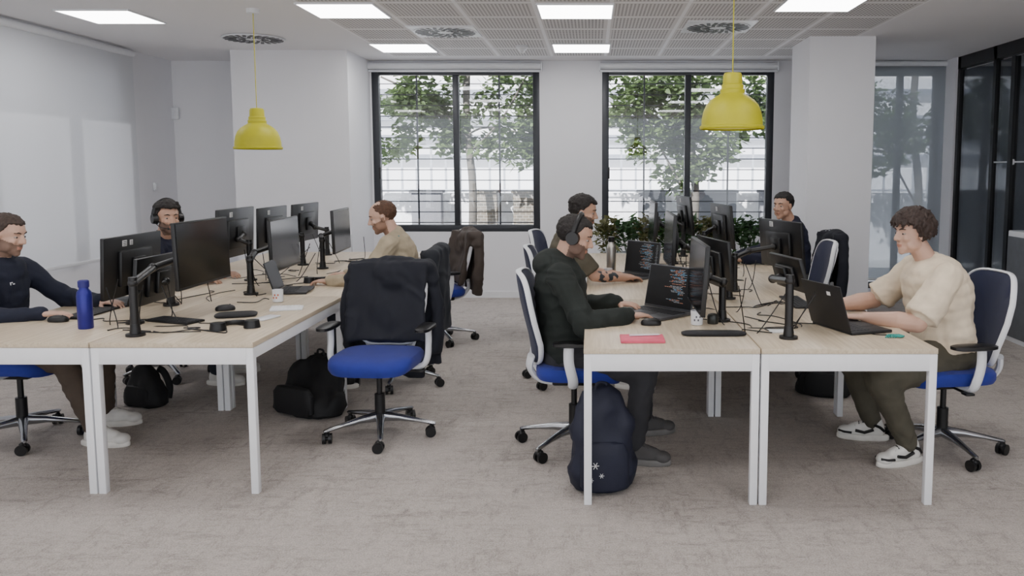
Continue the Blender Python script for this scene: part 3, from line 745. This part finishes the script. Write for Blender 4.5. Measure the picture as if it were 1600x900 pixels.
top('lanyard','teal neck lanyard worn over beige jacket','lanyard',bm,M('teal_ribbon',(30,140,150),.6))
# ---------------------------------------------------------------- monitors
WL=M('white_label',(225,225,225),.6)
def monitor(c,yaw,tilt,post,roll=0,label='black computer monitor on a desk-mounted arm',stick=0,w=.61,h=.355,ph=None):
    base=V((post[0],post[1],DZ)); c=V(c)
    m=Matrix.Translation(c-base)@Matrix.Rotation(yaw,4,'Z')@Matrix.Rotation(-tilt,4,'Y')@Matrix.Rotation(roll,4,'X')
    o=top('monitor',label,'monitor',None,None,loc=base,group='desk monitors')
    rt=m.to_3x3().to_4x4()
    bm=bmesh.new(); box(bm,m@V((0,0,0)),(.022,w,h),rt,bev=.004); box(bm,m@V((-.02,0,-.01)),(.03,w*.55,h*.6),rt,bev=.012); part(o,'housing',bm,BLACK)
    bm=bmesh.new(); box(bm,m@V((.0118,0,.004)),(.002,w-.014,h-.022),rt); part(o,'display',bm,SCREEN)
    bm=bmesh.new(); box(bm,m@V((-.045,0,-.01)),(.02,.12,.12),rt,bev=.005)
    back=m@V((-.06,0,-.01)); ph=min(back.z,c.z-DZ)*.8 if ph is None else ph
    cyl(bm,(0,0,0),(0,0,ph+.03),.02); 
    e=V((back.x*.5-.0,back.y*.5,(back.z+ph)/2))
    off=V((-back.y,back.x,0))
    if off.length>1e-3: e+=off.normalized()*.06
    for p,q in ((V((0,0,ph)),e),(e,back)):
        tube(bm,[p,p.lerp(q,.5),q],.022,seg=10,ry=.016)
    for p in (V((0,0,ph)),e,back): ell(bm,p,.024)
    part(o,'monitor_arm',bm,BLACK)
    bm=bmesh.new(); cyl(bm,(0,0,.0),(0,0,.012),.045); cyl(bm,(0,0,.01),(0,0,.06),.027,.022); part(o,'clamp_base',bm,BLACK)
    if stick:
        for (y,z,ww,hh) in ((.10,.135,.045,.035),(.03,.135,.03,.03))[:stick]:
            bm=bmesh.new(); box(bm,m@V((-.012,y,z)),(.002,ww,hh),rt)
            s=part(o,'sticker',bm,WL,'white printed asset label')
            bm=bmesh.new()
            for q in range(3): box(bm,m@V((-.0142,y,z-hh*.3+q*hh*.28)),(.001,ww*.7,hh*.1),rt)
            part(s,'print',bm,BLACK)
    return o
monitor((-2.74,4.85,.99),pi,.05,(-2.52,4.85),stick=2)
monitor((-2.15,4.5,1.10),.0,.03,(-2.24,3.96),ph=.26)
monitor((-2.42,4.5,.95),pi,.1,(-2.42,4.28),h=.26,w=.42)
monitor((-2.62,6.0,1.09),pi,.05,(-2.5,5.95),stick=1)
monitor((-2.18,5.78,1.03),.05,.03,(-2.22,5.28))
monitor((-2.72,7.75,1.05),pi-.05,.05,(-2.5,7.7),stick=1)
monitor((-2.12,6.9,1.04),.08,.03,(-2.2,6.65))
monitor((-2.68,6.85,1.06),pi,.03,(-2.45,6.9),stick=1)
monitor((.56,4.3,1.0),pi,.06,(.7,4.35))
monitor((.53,5.55,1.08),pi,.04,(.7,5.5))
monitor((.52,7.0,1.1),pi,.04,(.7,7.0))
monitor((1.12,4.62,.97),.2,.3,(.95,3.9),stick=0,h=.2,w=.4,label='low tilted black screen on a thick desk arm',ph=.28)
monitor((1.3,5.6,1.04),.3,.1,(.95,5.42),stick=1,w=.56,h=.33)
monitor((1.1,6.9,1.08),.12,.1,(.95,6.9),stick=1)
monitor((.88,7.75,1.12),.1,.1,(.85,7.6),stick=1)
monitor((.78,5.1,.97),.2,.1,(.86,5.1),w=.5,h=.3,label='black computer monitor seen from behind')
# ---------------------------------------------------------------- laptops
KEY=M('laptop_keys',(30,31,34),.5)
CO=[M('code_a',(110,165,200),.5,emit=.4),M('code_b',(185,125,100),.5,emit=.4),M('code_c',(150,155,160),.5,emit=.4)]
def laptop(x,y,yaw,lid,body,label,code=False,w=.33,d=.23,stick=False):
    o=top('laptop',label,'laptop',None,None,loc=(x,y,DZ+.001),rz=yaw,group='open laptops')
    bm=bmesh.new(); box(bm,(d/2,0,.008),(d,w,.015),bev=.004); part(o,'laptop_base',bm,body)
    bm=bmesh.new()
    for r in range(5):
        for k in range(13): box(bm,(.03+r*.021,-w*.43+.012+k*w*.86/13,.0165),(.017,w*.86/13-.003,.002))
    box(bm,(.175,0,.016),(.075,.11,.001)); part(o,'keyboard',bm,KEY)
    a=lid; R_=Matrix.Rotation(-a,4,'Y')
    lm=Matrix.Translation((0,0,.015))@R_
    bm=bmesh.new(); box(bm,lm@V((-.003,0,d/2)),(.007,w,d),R_,bev=.003); L=part(o,'lid',bm,body)
    bm=bmesh.new(); box(bm,lm@V((.0013,0,d/2+.004)),(.001,w-.014,d-.02),R_); part(L,'display',bm,M('laptop_display',(10,11,14),.45))
    if code:
        bm=bmesh.new(); 
        for r in range(30):
            z=d-.02-r*.0064; yy=w*.45-.05-R.choice((.0,.01,.02,.03))
            if R.random()<.12: continue
            for k in range(R.randint(2,6)):
                l=R.uniform(.006,.026)
                if yy-l<-w*.45: break
                vs=box(bm,lm@V((.0022,yy-l/2,z)),(.0006,l,.0021),R_)
                for f in {f for v in vs for f in v.link_faces}: f.material_index=R.choice((0,1,2,2))
                yy-=l+.004
        for r in range(14): 
            vs=box(bm,lm@V((.0022,w*.45-.012,d-.025-r*.011)),(.0006,R.uniform(.015,.028),.002),R_)
            for f in {f for v in vs for f in v.link_faces}: f.material_index=2
        ct=part(L,'code_text',bm,CO); ct['kind']='stuff'
    if stick:
        bm=bmesh.new(); box(bm,lm@V((-.0072,-.06,d*.8)),(.001,.03,.02),R_); part(L,'sticker',bm,WL)
    return o
LG=M('laptop_grey',(92,94,98),.35,.6); LB=M('laptop_black',(24,24,27),.5)
laptop(.43,4.64,pi+.75,.22,LG,'grey laptop showing lines of code on dark screen',code=True,w=.36,d=.25)
laptop(.37,6.2,pi+.75,.15,LG,'grey laptop with dark code editor on its screen',code=True,w=.35,d=.25)
laptop(1.22,4.12,.32,.3,LB,'black open laptop with label on its lid',stick=True,w=.34,d=.24)
laptop(-2.08,5.4,.15,.3,LB,'open black laptop on oak desk',w=.3,d=.2)
laptop(1.02,7.1,.1,.3,LB,'black open laptop near the plants')
laptop(-2.75,4.95,pi,.3,LB,'black laptop half hidden behind monitors')
def keyboard(x,y,yaw,mat,L=.42,label='slim black computer keyboard'):
    bm=bmesh.new(); box(bm,(0,0,.006),(.12,L,.012),bev=.003); o=top('keyboard',label,'keyboard',bm,mat,loc=(x,y,DZ),rz=yaw,group='desk keyboards')
    bm=bmesh.new(); n=int(L/.019)
    for r in range(5):
        for k in range(n): box(bm,(-.048+r*.022,-L/2+.012+k*(L-.02)/n,.013),(.018,(L-.02)/n-.003,.003))
    part(o,'keys',bm,KEY if mat!=WPLA else M('white_keys',(240,240,240),.4))
keyboard(-2.83,4.6,0,BLACK); keyboard(-2.24,4.34,1.2,BLACK,.3); keyboard(-1.78,4.72,-1.3,WPLA,.18,'small white wireless keypad'); keyboard(.27,4.58,.1,M('blue_grey_plastic',(48,54,78),.4),.3); keyboard(-2.85,5.6,0,BLACK); keyboard(1.25,4.95,0,BLACK)
def mouse(x,y,yaw,z=DZ):
    bm=bmesh.new(); rings=[sell(.055*f,.03*f,2.3,h,24) for h,f in ((.001,.95),(.01,1),(.022,.93),(.031,.7),(.035,.35))]; loft(bm,rings); cyl(bm,(.025,-.003,.031),(.025,.003,.031),.006)
    top('computer_mouse','black computer mouse on the desk','mouse',bm,BLACK,loc=(x,y,z),rz=yaw,group='computer mice')
mouse(-2.12,4.68,.4); mouse(-1.9,7.0,0); mouse(.31,4.24,0,DZ-.0); mouse(-2.86,4.33,0)
bm=bmesh.new(); lathe(bm,[(.034,0),(.036,.005),(.036,.17),(.033,.19),(.022,.205),(.022,.215)]); 
b=top('water_bottle','cobalt blue metal water bottle standing on desk','bottle',bm,M('cobalt_metal',(40,38,130),.3,.4),loc=(-2.6,4.15,DZ))
bm=bmesh.new(); lathe(bm,[(.025,.213),(.026,.22),(.026,.245),(.02,.25)]); part(b,'cap',bm,M('cobalt_cap',(36,32,110),.5))
bm=bmesh.new(); lathe(bm,[(.035,0),(.037,.005),(.037,.2),(.03,.225),(.02,.24),(.02,.25)]); 
b=top('water_bottle','brushed steel water bottle with dark cap','bottle',bm,STEEL,loc=(.15,6.35,DZ))
bm=bmesh.new(); lathe(bm,[(.024,.248),(.025,.252),(.025,.285),(.018,.29)]); part(b,'cap',bm,BLACK)
def mug(x,y,c2,s=.85):
    bm=bmesh.new(); lathe(bm,[(r*s,z*s) for r,z in [(.03,0),(.036,.004),(.039,.09),(.036,.09),(.033,.01),(.005,.008)]],caps=False); 
    o=top('mug','white mug with coloured print on desk','mug',bm,WPLA,loc=(x,y,DZ+.001),group='printed white mugs')
    bm=bmesh.new(); tube(bm,[p*s for p in spline([(0,.037,.07),(0,.062,.065),(0,.065,.04),(0,.036,.025)])],.004); part(o,'handle',bm,WPLA)
    bm=bmesh.new()
    for k in range(4):
        a=-pi/2+(-.5+k*.3); z=(.035+(k%2)*.02)*s; rot=Matrix.Rotation(a,4,'Z'); box(bm,rot@V((.0383*s,0,z)),(.002,.008,.01),rot)
    part(o,'print',bm,c2)
mug(-1.93,4.98,M('print_orange',(200,90,40),.5)); mug(.55,4.24,M('print_grey',(90,90,100),.5)); mug(.12,6.05,M('print_red',(180,40,40),.5))
bm=bmesh.new(); lathe(bm,[(.028,0),(.03,.01),(.03,.04),(.025,.05),(.012,.055)]); top('tin','small dark round tin on the desk','tin',bm,M('dark_tin',(60,62,60),.3,.6),loc=(.64,4.28,DZ))
bm=bmesh.new(); box(bm,(0,0,.007),(.15,.21,.014),bev=.003)
nb=top('notebook','pink notebook with pen lying on top','notebook',bm,M('pink_cover',(222,92,118),.6),loc=(.24,3.86,DZ),rz=pi/2)
bm=bmesh.new(); box(bm,(.004,0,.007),(.148,.208,.009)); part(nb,'pages',bm,WL)
bm=bmesh.new(); cyl(bm,(-.07,0,.0),(.07,.02,.0),.0045); cyl(bm,(.07,.02,0),(.08,.0214,0),.004,.001); top('pen','white pen resting on pink notebook','pen',bm,WPLA,loc=(.25,3.88,DZ+.019))
def pouch(x,y,yaw,l,w,label):
    bm=bmesh.new(); loft(bm,[sell(l*f,w*f,4,z,32) for z,f in ((.001,.93),(.006,1),(.013,1),(.018,.9),(.02,.6))]); tube(bm,[(-l*.8,w*.97,.011),(l*.8,w*.97,.011)],.003)
    top('pouch',label,'pouch',bm,M('black_nylon',(22,22,26),.7,bump=.1),loc=(x,y,DZ),rz=yaw)
pouch(.6,3.98,0,.16,.045,'long black zipped pouch lying on desk'); pouch(-1.98,4.5,.3,.11,.07,'black folded case lying on desk')
bm=bmesh.new(); box(bm,(0,0,.005),(.075,.15,.009),bev=.004); top('phone','white smartphone lying face down','phone',bm,WPLA,loc=(-1.78,4.42,DZ),rz=-.3)
bm=bmesh.new(); box(bm,(0,0,.004),(.12,.08,.006),bev=.001); top('card','white paper card on desk','card',bm,WL,loc=(.95,4.0+.06,DZ))
def phones(x,y,yaw):
    bm=bmesh.new(); tube(bm,[(.085*math.cos(a),.1*math.sin(a),.016) for a in [k*pi/14 for k in range(15)]],.008,seg=8,ry=.013)
    o=top('headphones','black over-ear headphones lying on the desk','headphones',bm,BLACK,loc=(x,y,DZ),rz=yaw,group='headphones on desks')
    for s in (1,-1):
        bm=bmesh.new(); cyl(bm,(s*.08,-.01,.002),(s*.08,-.01,.04),.042,.036,20); part(o,'ear_cup',bm,BLACK)
phones(-1.83,4.14,.5); phones(-1.95,5.85,.2); phones(-1.85,6.7,1)
bm=bmesh.new(); 
for k in range(5): tube(bm,spline([(k*.012,0,.006),(.03+k*.01,.03,.012),(.07+k*.004,.01*k,.008),(.1,.03,.006)]),.004,seg=6)
top('lanyard','teal keychain strap bundled on desk','lanyard',bm,M('teal_cord',(40,150,140),.6),loc=(1.42,3.9,DZ))
def cable(p0,p1,n=5,amp=.08,r=.0028,z=DZ+.004):
    p0,p1=V(p0),V(p1); pts=[p0]
    for i in range(1,n):
        q=p0.lerp(p1,i/n); q.x+=R.uniform(-amp,amp); q.y+=R.uniform(-amp,amp); q.z=z; pts.append(q)
    pts.append(p1); bm=bmesh.new(); pts=spline(pts,7); o=pts[0].copy(); tube(bm,[p-o for p in pts],r,seg=6)
    top('cable','thin black cable trailing over the desk','cable',bm,BLACK,loc=o,group='desk cables')
for (cx,ys) in ((-2.3,(4.2,5.0,5.7,6.4,7.2)),(.86,(4.2,4.8,5.5,6.2,6.9))):
    for y in ys:
        for k in range(5):
            a=R.uniform(-.28,.28); cable((cx+a,y+R.uniform(-.3,.3),DZ+R.choice((.004,.2,.25))),(cx+R.uniform(-.45,.45),y+R.uniform(-.35,.45),DZ+.004),amp=.09)
cable((-1.86,4.1,DZ+.005),(-2.2,4.05,DZ+.005),6,.09); cable((-1.8,4.2,DZ+.005),(-2.28,4.3,DZ+.2),6,.08); cable((1.24,4.2,DZ+.01),(1.5,3.95,DZ+.005),5,.05)
# ---------------------------------------------------------------- bags
def backpack(x,y,yaw,mat,label,s=1,emb=False,lean=0,sq=1,wide=1,lump=.025):
    o=top('backpack',label,'backpack',None,None,loc=(x,y,0),rz=yaw)
    bm=bmesh.new(); rings=[]
    for z,f in ((.005,.86),(.03,.98),(.09,1.05),(.15,1.06),(.22,1.02),(.3,.95),(.36,.88),(.4,.78),(.46,.55),(.485,.25)):
        if sq<1: f*=(1.25-z*1.1)
        rings.append([p+V((lean*z,0,0)) for p in sell(.1*s*f,.155*s*f*wide,2.6,z*s*sq,36)])
    loft(bm,rings)
    bmesh.ops.subdivide_edges(bm,edges=bm.edges[:],cuts=1)
    me=mesh(bm,'bag_body')
    for v in me.vertices:
        q=v.co*8+V((x,y,0)); v.co+=v.normal*(noise.noise(q)+.5*noise.noise(q*2.3))*lump*(min(1,v.co.z*8+.2))
    part(o,'bag_body',None,mat,me=me)
    bm=bmesh.new(); loft(bm,[[p+V((-.1*s,0,0)) for p in sell(.035*s*f,.12*s*f*wide,3,z*s*sq,28)] for z,f in ((.03,.85),(.05,1),(.2,1),(.25,.8),(.26,.5))]); pk=part(o,'front_pocket',bm,mat)
    for q in (-1,1):
        bm=bmesh.new(); tube(bm,spline([(.09*s,q*.06*s,.42*s*sq),(.14*s,q*.08*s,.36*s*sq),(.15*s,q*.11*s*wide,.2*s*sq),(.11*s,q*.13*s*wide,.05*s)]),.006,seg=8,ry=.022); part(o,'shoulder_strap',bm,mat)
    bm=bmesh.new(); tube(bm,spline([(lean*.45,-.03,.47*s*sq),(lean*.45,-.02,.51*s*sq),(lean*.45,.02,.51*s*sq),(lean*.45,.03,.47*s*sq)]),.007,seg=8); part(o,'handle',bm,mat)
    if emb:
        for cx,cz,rr in ((.05,.16,.016),(.02,.11,.011),(.07,.09,.010)):
            bm=bmesh.new()
            for k in range(6):
                a=k*pi/3; box(bm,(-.136*s,cx+rr*.55*math.cos(a),cz+rr*.55*math.sin(a)),(.002,rr*1.1,rr*.22),Matrix.Rotation(a,4,'X'))
            part(pk,'emblem',bm,WL)
    return o
NB=M('navy_nylon',(20,24,44),.7,bump=.1); BB=M('black_bag_nylon',(14,14,17),.7,bump=.1)
backpack(.045,3.89,pi/2+.15,NB,'navy backpack with white star emblem by desk leg',1.02,True,lump=.04,wide=.96)
backpack(-1.83,5.12,pi/2-.5,BB,'black backpack slumped under the desk',1.0,lean=.3,sq=.75,wide=1.4,lump=.05)
backpack(-2.95,5.3,1.2,BB,'black bag lying beneath the desk',.7,sq=.8,wide=1.2)
backpack(-3.42,3.9,1.4,BB,'black backpack beside the desk',.75)
backpack(1.6,5.55,1.2,BB,'black bag on carpet behind the desk',.85,sq=.8,wide=1.2)
# ---------------------------------------------------------------- plants
bm=bmesh.new()
for a,b in (((.05,8.05,.0),(1.75,8.08,.72)),((.05,8.32,0),(1.75,8.35,.72)),((.05,8.08,0),(.08,8.32,.72)),((1.72,8.08,0),(1.75,8.32,.72)),((.08,8.08,.5),(1.72,8.32,.64))):
    a,b=V(a),V(b); box(bm,(a+b)/2,b-a)
top('planter','long white planter box at the end of the desks','planter',bm,WPLA)
pc=[leafmat('plant_leaf_a',(54,86,44)),leafmat('plant_leaf_b',(98,98,62)),leafmat('plant_leaf_c',(64,94,60))]
for k in range(8):
    x=.16+k*.2; 
    bm=bmesh.new()
    for q in range(7):
        a=R.uniform(0,6.28); tube(bm,spline([(0,0,0),(.03*math.cos(a),.03*math.sin(a),.15),(.09*math.cos(a),.08*math.sin(a),.3)]),.003,seg=5)
    o=top('potted_plant','leafy green plant growing from the planter box','plant',bm,M('plant_stem',(70,90,50),.6),loc=(x,8.2,.64),group='planter plants')
    bm=bmesh.new(); leaves(bm,[((0,0,.22),(.15,.15,.18)),((0,0,.32),(.13,.12,.13))],240,.045,1.9); f=part(o,'foliage',bm,pc[(k*2)%3 if k else 1]); f['kind']='stuff'
# ---------------------------------------------------------------- light & camera
w=bpy.data.worlds.new('World'); bpy.context.scene.world=w; w.use_nodes=True
bg=w.node_tree.nodes['Background']; bg.inputs[0].default_value=(.9,.94,1,1); bg.inputs[1].default_value=2.1
sun=bpy.data.lights.new('sun','SUN'); sun.energy=18; sun.angle=.01; sun.color=(1,.96,.92)
so=bpy.data.objects.new('sun',sun); COL.objects.link(so); so.rotation_euler=V((.35,.75,-.75)).to_track_quat('-Z','Y').to_euler()
cam=bpy.data.cameras.new('cam'); co=bpy.data.objects.new('cam',cam); COL.objects.link(co)
cx,cy,zk=ZOOM
cam.sensor_width=36; cam.lens=1280/1600*36*zk; cam.shift_x=(cx-925)/1600*zk; cam.shift_y=-(cy-388)/1600*zk
co.location=(0,0,1.56); co.rotation_euler=(pi/2-math.radians(5.6),0,0)
bpy.context.scene.camera=co
